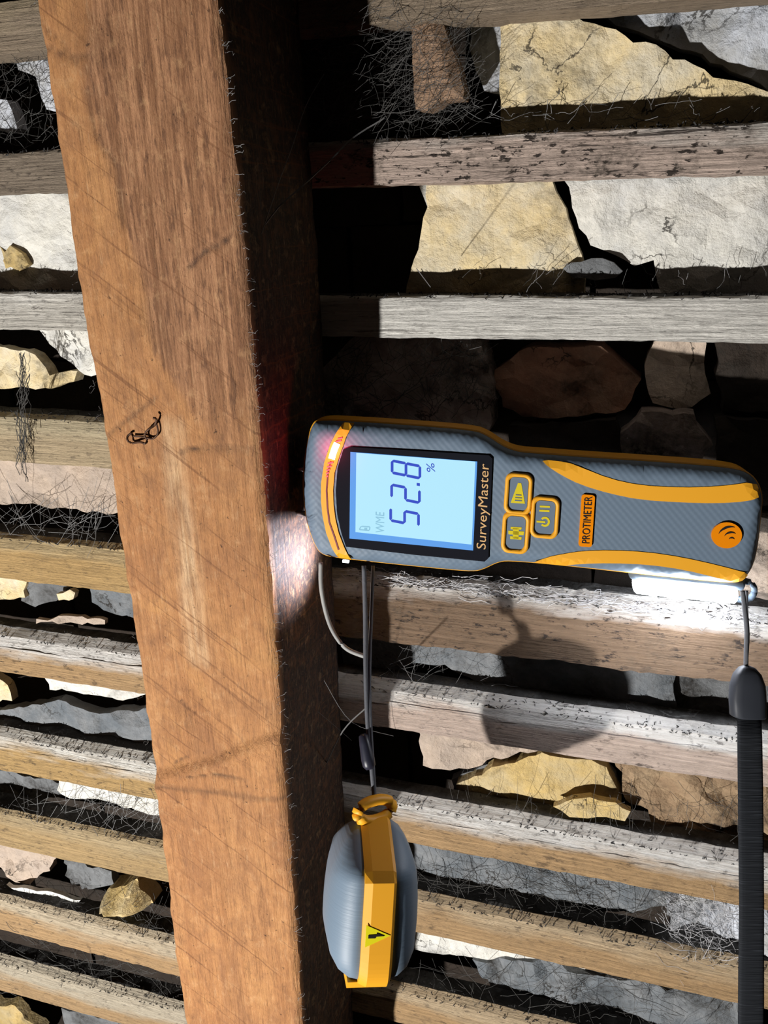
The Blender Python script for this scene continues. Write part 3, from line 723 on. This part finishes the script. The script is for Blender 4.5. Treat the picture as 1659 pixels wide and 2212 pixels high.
lo_.location = ((l0.x + l1.x) / 2, (l0.y + l1.y) / 2 - .0042, -.010); lo_.rotation_euler = (math.radians(-90), 0, math.radians(-1))
# small lamp at the pin end, and the lit red indicator
h0 = loc(742, 1208, -.018)
pl_ = mpart('pin_lamp', roundbar((h0.x, h0.y - .0002, -.016), (h0.x + .003, h0.y - .0002, -.016), .0010, .0007), plain('pin_lamp_lens', (.9, .9, .9), .2, .5, (.9, .94, 1.0), 4.0), smooth=True)
sl = bpy.data.lights.new('pin_lamp', 'SPOT'); sl.energy = 0.40; sl.color = (0.82, 0.84, 1.0); sl.spot_size = math.radians(136); sl.spot_blend = .55; sl.shadow_soft_size = .0010
so_ = bpy.data.objects.new('pin_lamp_light', sl); COL.objects.link(so_); so_.parent = meter; so_.location = (h0.x - .0006, h0.y - .0016, -.016)
so_.rotation_euler = Vector((-1.0, .18, .02)).to_track_quat('-Z', 'Y').to_euler()
rl = bpy.data.lights.new('indicator_light', 'POINT'); rl.energy = 0.010; rl.color = (1.0, 0.05, 0.10); rl.shadow_soft_size = .0015
ro_ = bpy.data.objects.new('indicator_light', rl); COL.objects.link(ro_); ro_.parent = meter; p_ = loc(722, 974); ro_.location = (p_.x, p_.y, .0050)
# pins
for dy in (.009, -.011):
    vs = []; fs = []; tube(vs, fs, [(.003, dy - .003, -.014), (-.004, dy - .003, -.014), (-.0125, dy - .003, -.014)], .0016, 8, True, .0009); mpart('pin', from_data(vs, fs), m_pin, smooth=True)

# ================================================================== HANGING CAP
capZ = 0.334
ax_y = nrm(np.array([0.060, -1.0, 0.0]))                     # cap's long axis, upwards
ax_t = np.array([-math.cos(math.radians(9)), 0.0, -math.sin(math.radians(9))]); ax_t = nrm(ax_t - ax_y * (ax_t @ ax_y))   # thickness axis, left and to the viewer
ax_w = np.cross(ax_t, ax_y)                                   # width axis
if ax_w[2] > 0: pass
CF = Matrix((w3(ax_w), w3(ax_y), w3(ax_t))).transposed().to_4x4()
if CF.determinant() < 0:
    ax_w = -ax_w; CF = Matrix((w3(ax_w), w3(ax_y), w3(ax_t))).transposed().to_4x4()
CC = ray(800, 1920) * capZ; CF.translation = W(CC)
cap = empty('meter_cap', CF); tag(cap, 'grey and orange protective cap dangling on a cord below the meter', 'cap')
CH, CWD = 0.0290, 0.024                                       # half height, half width
def cap_out(ins):
    pts = []
    for i in range(72):
        t = 2 * math.pi * i / 72; c, s = math.cos(t), math.sin(t); e = 0.32
        x = (CWD - ins) * math.copysign(abs(c) ** e, c); y = (CH - ins) * math.copysign(abs(s) ** e, s)
        tp = 1 - 0.84 * max(0, (y - CH * .52) / (CH * .48))                     # narrower towards the loop
        pts.append((x * tp, y))
    return pts
def cap_shell(sg):
    R = []
    for ins, t in ((0.0020, .0050), (0.0012, .0062), (0.0018, .0095), (.0042, .0135), (.0085, .0165), (.0150, .0183), (.023, .0190)):
        o = cap_out(ins); r_ = [Vector((x, y, sg * (.005 + (t - .005) * (1.0 - .38 * max(0, (y + CH * .2) / (CH * 1.2)) ** 2)))) for x, y in o]; R.append(r_ if sg > 0 else r_[::-1])
    return loft(R)
m_capg = NT('cap_grey', 0.5, 0.35); 
wv = m_capg.noise((20, 900, 20), 2); m_capg.color((0.150, 0.205, 0.270)); m_capg.bump(wv, 0.15, .0006)
link('shell', cap_shell(1), m_capg.m, cap, smooth=True); link('shell', cap_shell(-1), m_capg.m, cap, smooth=True)
R = []
for ins, t in ((.004, -.0062), (.0002, -.0062), (-.0010, -.0050), (-.0010, .0032), (.0002, .0062), (.004, .0062)):
    R.append([Vector((x, y, t)) for x, y in cap_out(ins)])
band = link('band', loft(R), m_or, cap, smooth=False)
# foot lip
R = [[Vector((x, y, t)) for x, y in ((-.017, -CH - .0016), (.017, -CH - .0016), (.0195, -CH + .0020), (-.0195, -CH + .0020))] for t in (-.0058, .0100)]
link('foot_lip', loft(R), m_or, cap)
# loop at the top
vs = []; fs = []
tube(vs, fs, [(0.004 * math.cos(t), CH + .0035 + .0042 * math.sin(t), .0078 * math.cos(t)) for t in [2 * math.pi * i / 20 for i in range(21)]], .0024, 8)
link('loop', from_data(vs, fs), m_or, cap, smooth=True)
# which side of the band faces the viewer: -w or +w
fw = -1 if ax_w[2] > 0 else 1
wx = fw * (CWD + .0010)
tri = [(wx, -.0105, .0050), (wx, -.0020, .0050), (wx, -.0062, -.0046)]
if fw < 0: tri = tri
def solid(poly, d):
    n = len(poly); v = [Vector(p) for p in poly] + [Vector(p) + Vector(d) for p in poly]
    return from_data(v, [tuple(range(n)), tuple(reversed(range(n, 2 * n)))] + [(i, i + n, (i + 1) % n + n, (i + 1) % n) for i in range(n)])
m_wy = plain('warning_yellow', (0.75, 0.68, 0.01), 0.4, 0.4)
tr = link('warning_label', solid(tri, (fw * .0002, 0, 0)), m_wy, cap)
bolt = [(wx + fw * .0002, -.0070, .0040), (wx + fw * .0002, -.0058, .0040), (wx + fw * .0002, -.0056, .0008), (wx + fw * .0002, -.0050, .0008), (wx + fw * .0002, -.0062, -.0022), (wx + fw * .0002, -.0064, .0012), (wx + fw * .0002, -.0070, .0012)]
link('warning_bolt', solid(bolt, (fw * .0002, 0, 0)), m_blk, tr)
# cord and toggle
inv = CF.inverted()
def c2cap(x, y, z): return inv @ W(ray(x, y) * z)
m_cord = plain('cord_grey', (0.10, 0.105, 0.12), 0.7, 0.3, bump=(600, .5, .0005)); m_tog = plain('toggle_dark', (0.020, 0.021, 0.035), 0.4, 0.4)
vs = []; fs = []
tube(vs, fs, smooth_path([c2cap(786, 1222, .352), c2cap(789, 1330, .351), c2cap(790, 1450, .346), c2cap(794, 1560, .342), c2cap(803, 1660, .337), c2cap(811, 1742, .334)]), .0010, 6)
cord = link('cord', from_data(vs, fs), m_cord, cap, smooth=True)
vs = []; fs = []
tube(vs, fs, smooth_path([c2cap(806, 1222, .356), c2cap(802, 1330, .354), c2cap(798, 1450, .347), c2cap(800, 1560, .342), c2cap(806, 1660, .337), c2cap(811, 1742, .334)]), .0008, 6)
link('cord', from_data(vs, fs), m_cord, cap, smooth=True)
vs = []; fs = []
tube(vs, fs, smooth_path([c2cap(693, 1215, .350), c2cap(694, 1270, .352), c2cap(706, 1330, .355), c2cap(724, 1372, .354), c2cap(750, 1402, .353), c2cap(788, 1418, .351)]), .0010, 6)
m_tie = plain('tie_pale', (0.30, 0.30, 0.29), 0.6, 0.3)
link('tie', from_data(vs, fs), m_tie, cap, smooth=True)
A, B = c2cap(784, 1585, .340), c2cap(799, 1662, .337)
d = (B - A).normalized(); x = d.orthogonal().normalized(); y = d.cross(x); R = []
for t, r_ in ((0, .0010), (.06, .0020), (.3, .0024), (.72, .0029), (.9, .0027), (1, .0016)):
    c = A.lerp(B, t); R.append([c + x * (r_ * math.cos(2 * math.pi * i / 12)) + y * (r_ * math.sin(2 * math.pi * i / 12)) for i in range(12)])
link('toggle', loft(R), m_tog, cap, smooth=True)

# ================================================================== WRIST STRAP
SZ = 0.316
SF = Matrix.Translation(W(ray(1610, 1290) * SZ)); strap = empty('wrist_strap', SF); tag(strap, 'black webbing wrist strap hanging from the tail of the meter', 'strap')
def c2s(x, y, z=SZ): return SF.inverted() @ W(ray(x, y) * z)
m_web = NT('strap_webbing', 0.85, 0.2); xyz = m_web.coord(False)
rib = m_web.noise((60, 60, 1400), 2, .5); m_web.color(m_web.mix(m_web.range(rib, .55, .7), (0.014, 0.016, 0.020), (0.030, 0.034, 0.042))); m_web.bump(rib, .9, .0006)
m_fer = plain('strap_ferrule', (0.030, 0.034, 0.044), 0.55, 0.35)
vs = []; fs = []
tube(vs, fs, smooth_path([c2s(1604, 1276), c2s(1609, 1320), c2s(1613, 1360), c2s(1612, 1405), c2s(1611, 1446)]), .0009, 6)
tube(vs, fs, smooth_path([c2s(1613, 1276, SZ + .004), c2s(1613, 1320, SZ + .003), c2s(1616, 1370, SZ + .002), c2s(1614, 1410), c2s(1612, 1446)]), .0006, 6)
link('cord', from_data(vs, fs), m_cord, strap, smooth=True)
def sbox(rows, th, mat, name, round_=True):
    """rows: (xl, xr, y) in pixels; a rounded flat strip"""
    R = []
    for xl, xr, y in rows:
        a = c2s(xl, y); b = c2s(xr, y); dn = Vector((0, 1, 0)); c = (a + b) / 2; hw = (b - a) / 2; r_ = []
        for i in range(14):
            t = 2 * math.pi * i / 14; cx_ = math.copysign(abs(math.cos(t)) ** .5, math.cos(t)); sy_ = math.copysign(abs(math.sin(t)) ** .5, math.sin(t))
            r_.append(c + hw * cx_ + dn * (th * sy_) * min(1, hw.length / .004))
        R.append(r_)
    return link(name, loft(R), mat, strap, smooth=True)
sbox([(1607, 1617, 1437), (1598, 1629, 1442), (1587, 1641, 1456), (1579, 1650, 1480), (1577, 1652, 1510), (1579, 1652, 1545), (1584, 1652, 1548), (1590, 1650, 1550)], .0035, m_fer, 'ferrule')
sbox([(1593, 1644, 1540), (1593, 1646, 1600), (1594, 1648, 1700), (1595, 1649, 1800), (1597, 1650, 1950), (1595, 1650, 2100), (1594, 1650, 2260), (1596, 1652, 2400), (1598, 1654, 2700), (1600, 1656, 2950)], .0012, m_web.m, 'webbing')

# ================================================================== SMALL THINGS
def rock(name, pix, h, thick, mat, label, cat, seed):
    pts = [P(x, y, h) for x, y in pix]; c = sum(pts, Vector()) / len(pts)
    poly = resample([(p.x - c.x, p.y - c.y) for p in pts], .0022, .0008, seed)
    A = np.array([tuple(p) for p in poly]); B = np.roll(A, -1, 0)
    def zf(x, y): return min(.012, 1.3 * dist_poly(np.array((x, y)), A, B)) ** .8 * .6 + .0022 * fbm(x * 140, y * 140, seed)
    o = link(name, plate(poly, .0026, zf, thick, seed), mat); o.matrix_world = roofmat(c); tag(o, label, cat); return o
rock('loose_stone', [(220, 1945), (232, 1922), (268, 1912), (297, 1897), (303, 1912), (316, 1930), (330, 1952), (308, 1966), (270, 1962), (232, 1958)], .372, .012, STONE['ochre'], 'loose yellow crumb of stone lying on a dusty batten', 'stone', 71)
# wooden peg by the top batten
pg = [(888, 30), (948, 30), (965, 75), (985, 130), (1003, 195), (1000, 212), (960, 216), (925, 240), (898, 236), (894, 170), (890, 100)]
m_peg = wood('peg_wood', (0.40, 0.26, 0.17), (0.40, 0.27, 0.18), .3, .2, .25)
pts = [P(x, y, .366) for x, y in pg]; c = sum(pts, Vector()) / len(pts)
poly = resample([(p.x - c.x, p.y - c.y) for p in pts], .003, .0005, 5); PA = np.array([tuple(p) for p in poly]); PB = np.roll(PA, -1, 0)
peg = link('wooden_peg', plate(poly, .003, lambda x, y: min(.004, dist_poly(np.array((x, y)), PA, PB)) * .8 + .0004 * fbm(x * 100, y * 60), .012, 4), m_peg, smooth=False)
peg.matrix_world = roofmat(c); tag(peg, 'stubby brown wooden slate peg hanging below the top batten', 'peg')
# bent staple in the rafter face
m_rust = plain('rusty_wire', (0.075, 0.035, 0.018), 0.6, 0.4, metal=0.3)
vs = []; fs = []
st = [(285, 935), (276, 942), (276, 952), (286, 957), (302, 955), (314, 958), (318, 950), (312, 940), (320, 928), (334, 918), (338, 905), (330, 903)]
c = P(305, 940, H_RAFT - .001)
tube(vs, fs, smooth_path([P(x, y, H_RAFT - .0012 - .0008 * (i % 3)) - c for i, (x, y) in enumerate(st)], 4), .0005, 6)
tube(vs, fs, smooth_path([P(x, y, H_RAFT - .0012) - c for x, y in ((288, 942), (310, 944), (330, 948), (341, 935), (338, 915))], 4), .0004, 6)
so = link('staple', from_data(vs, fs), m_rust, smooth=True); so.matrix_world = roofmat(c); tag(so, 'small bent rusty wire staple stuck in the rafter face', 'staple')

# ================================================================== COBWEBS
m_cob = plain('cobweb', (0.20, 0.20, 0.20), 0.9, 0.1)
m_cobd = plain('cobweb_dusty', (0.085, 0.083, 0.080), 0.95, 0.05)
m_cobw = plain('cobweb_pale', (0.50, 0.50, 0.52), 0.9, 0.1)
def strand(vs, fs, p, q, r, rnd, sag=0.1, wob=.0015, n=7):
    p = Vector(p); q = Vector(q); L = (q - p).length; sd = rnd.uniform(0, 99); pts = []
    for i in range(n + 1):
        t = i / n; c = p.lerp(q, t); c.y -= sag * L * 4 * t * (1 - t) * .5
        w = wob * math.sin(math.pi * t)
        c += Vector((noise.noise(Vector((t * 2.2, sd, 0))), noise.noise(Vector((t * 2.2, sd, 9))), noise.noise(Vector((t * 2.2, sd, 20))))) * w * 2
        pts.append(c)
    tube(vs, fs, pts, r * .6, 3, False)
def web(label, mat, build, kind='stuff', group=None, loc_=None):
    vs = []; fs = []; build(vs, fs)
    c = sum((Vector(v) for v in vs), Vector()) / len(vs)
    o = link('cobweb', from_data([Vector(v) - c for v in vs], fs), mat); o.matrix_world = roofmat(c); tag(o, label, 'cobweb', group, kind); return o
def tangle(cx, cy, sx, sy, h0, h1, count, rmin, rmax, seed, ang=None, lmin=20, lmax=120):
    def b(vs, fs):
        r = random.Random(seed)
        for _ in range(count):
            x = cx + r.uniform(-1, 1) * sx; y = cy + r.uniform(-1, 1) * sy
            a = r.uniform(0, math.pi) if ang is None else math.radians(r.gauss(*ang)); L = r.uniform(lmin, lmax)
            p = P(x - L / 2 * math.cos(a), y + L / 2 * math.sin(a), r.uniform(h0, h1)); q = P(x + L / 2 * math.cos(a), y - L / 2 * math.sin(a), r.uniform(h0, h1))
            strand(vs, fs, p, q, r.uniform(rmin, rmax), r, r.uniform(0, .2), .0018)
    return b
web('dense dusty cobweb tangle around the wooden peg under the top batten', m_cobd, tangle(855, 150, 165, 135, 0.345, .382, 620, .00005, .00017, 1, (35, 40), 30, 170))
web('thin cobweb threads in the gap above the pinkish batten', m_cob, tangle(1350, 250, 300, 30, .362, .380, 46, .00008, .00022, 2, (50, 45), 30, 130))
web('wispy cobweb threads above the grey-white batten', m_cob, tangle(1330, 605, 330, 25, .360, .380, 30, .00008, .00022, 3, (80, 30), 30, 90))
web('brown crumpled cobweb mass over the dark rubble behind the meter', m_cobd, tangle(880, 810, 160, 70, .362, .378, 170, .00010, .00030, 4, None, 20, 110))
web('cobweb wisps over the grey slab below the brown batten', m_cob, tangle(960, 1420, 130, 60, .362, .379, 60, .00006, .00016, 5, (20, 60), 40, 150))
web('dark cobweb fringe hanging from the cream arched slate', m_cobd, tangle(1300, 1765, 330, 40, .358, .376, 90, .00006, .00020, 6, (120, 50), 30, 150))
web('grey cobweb blanket between the two tan battens beside the cap', m_cobd, tangle(1180, 1930, 320, 50, .358, .380, 200, .00010, .00026, 7, (150, 40), 30, 160))
web('shaggy pale cobweb beside the strap in front of the rough slate', m_cobw, tangle(1520, 2010, 85, 75, .352, .375, 150, .00008, .00024, 8, (150, 30), 20, 110))
web('dark cobweb threads in the lowest gap beside the strap', m_cobd, tangle(1250, 2150, 350, 60, .358, .380, 120, .00010, .00026, 9, (150, 40), 30, 150))
web('loopy grey cobweb beneath the cream batten with the dust string', m_cob, tangle(120, 1125, 130, 30, .352, .375, 60, .00010, .00026, 10, (20, 60), 40, 150))
web('grey cobweb sheet under the cracked tan batten', m_cob, tangle(190, 1755, 170, 35, .354, .380, 110, .00008, .00026, 11, (60, 50), 30, 130))
web('dark cobweb dust around the loose yellow stone', m_cobd, tangle(190, 1990, 180, 45, .356, .380, 160, .00010, .00030, 12, (160, 40), 20, 110))
web('dusty cobweb over the gap by the rough bluish slate', m_cobd, tangle(55, 220, 70, 90, .350, .378, 90, .00010, .00026, 13, None, 30, 110))
web('sooty cobweb lint on the lower left battens', m_cobd, tangle(190, 2110, 200, 40, .356, .380, 120, .00010, .00030, 14, (160, 40), 20, 100))
def longs(vs, fs):
    r = random.Random(21)
    for pl, rad in (([(533, 540), (600, 450), (650, 405), (720, 340), (760, 300), (830, 255)], .00035), ([(565, 505), (600, 400), (630, 320), (660, 230), (700, 160)], .00018),
                    ([(530, 660), (560, 680), (600, 690)], .00012), ([(790, 1530), (740, 1580), (700, 1660), (650, 1760)], .00035),
                    ([(700, 1470), (760, 1560), (850, 1590)], .00012), ([(610, 1480), (690, 1540), (760, 1600)], .00010), ([(900, 580), (930, 620)], .0002)):
        pts = smooth_path([P(x, y, .300 + .055 * i / max(1, len(pl) - 1)) for i, (x, y) in enumerate(pl)], 5); tube(vs, fs, pts, rad, 3, False)
web('long single cobweb threads slung from the shaded cheek of the rafter', m_cob, longs)
def hairs(vs, fs):
    r = random.Random(31)
    for _ in range(230):
        y = r.uniform(0, 2212); x = float(np.interp(y, [b for _, b in RE], [a for a, _ in RE])) + r.gauss(0, 4)
        p = P(x, y, H_RAFT + r.uniform(0, .003)); q = P(x + r.uniform(2, 20), y + r.uniform(-14, 10), H_RAFT + r.uniform(-.004, .004)); strand(vs, fs, p, q, r.uniform(.00006, .00015), r, 0, .001, 4)
    for _ in range(90):
        y = r.uniform(0, 2212); x = float(np.interp(y, [b for _, b in LE], [a for a, _ in LE])) + r.gauss(0, 3)
        p = P(x, y, H_RAFT + r.uniform(0, .003)); q = P(x - r.uniform(2, 14), y + r.uniform(-12, 10), H_RAFT + r.uniform(-.003, .004)); strand(vs, fs, p, q, r.uniform(.00006, .00015), r, 0, .001, 4)
vs = []; fs = []; hairs(vs, fs)
li = link('lint', from_data([Vector(v) - RO for v in vs], fs), m_cob, rafter); li['kind'] = 'stuff'
def fringe(vs, fs):
    r = random.Random(41)
    for _ in range(420):
        t = r.random(); x = 730 + 1000 * t; y = 1238 + 112 * t + r.gauss(0, 9)
        L = r.uniform(20, 90); p = P(x, y, H_BAT + r.uniform(-.004, .010)); q = P(x + L, y + L * .12 + r.uniform(-10, 10), H_BAT + r.uniform(-.004, .010)); strand(vs, fs, p, q, r.uniform(.0001, .0003), r, .05, .002, 6)
web('bright white cobweb fringe along the broad batten under the meter', m_cobw, fringe)
def dangle(vs, fs):
    r = random.Random(51)
    for _ in range(60):
        y0 = r.uniform(760, 980); p = P(50 + r.gauss(0, 9), y0, .352); q = P(50 + r.gauss(0, 7), y0 + r.uniform(30, 90), .350); strand(vs, fs, p, q, r.uniform(.0001, .0004), r, 0, .002, 6)
web('dark dust string dangling across the cream batten', m_cobd, dangle)
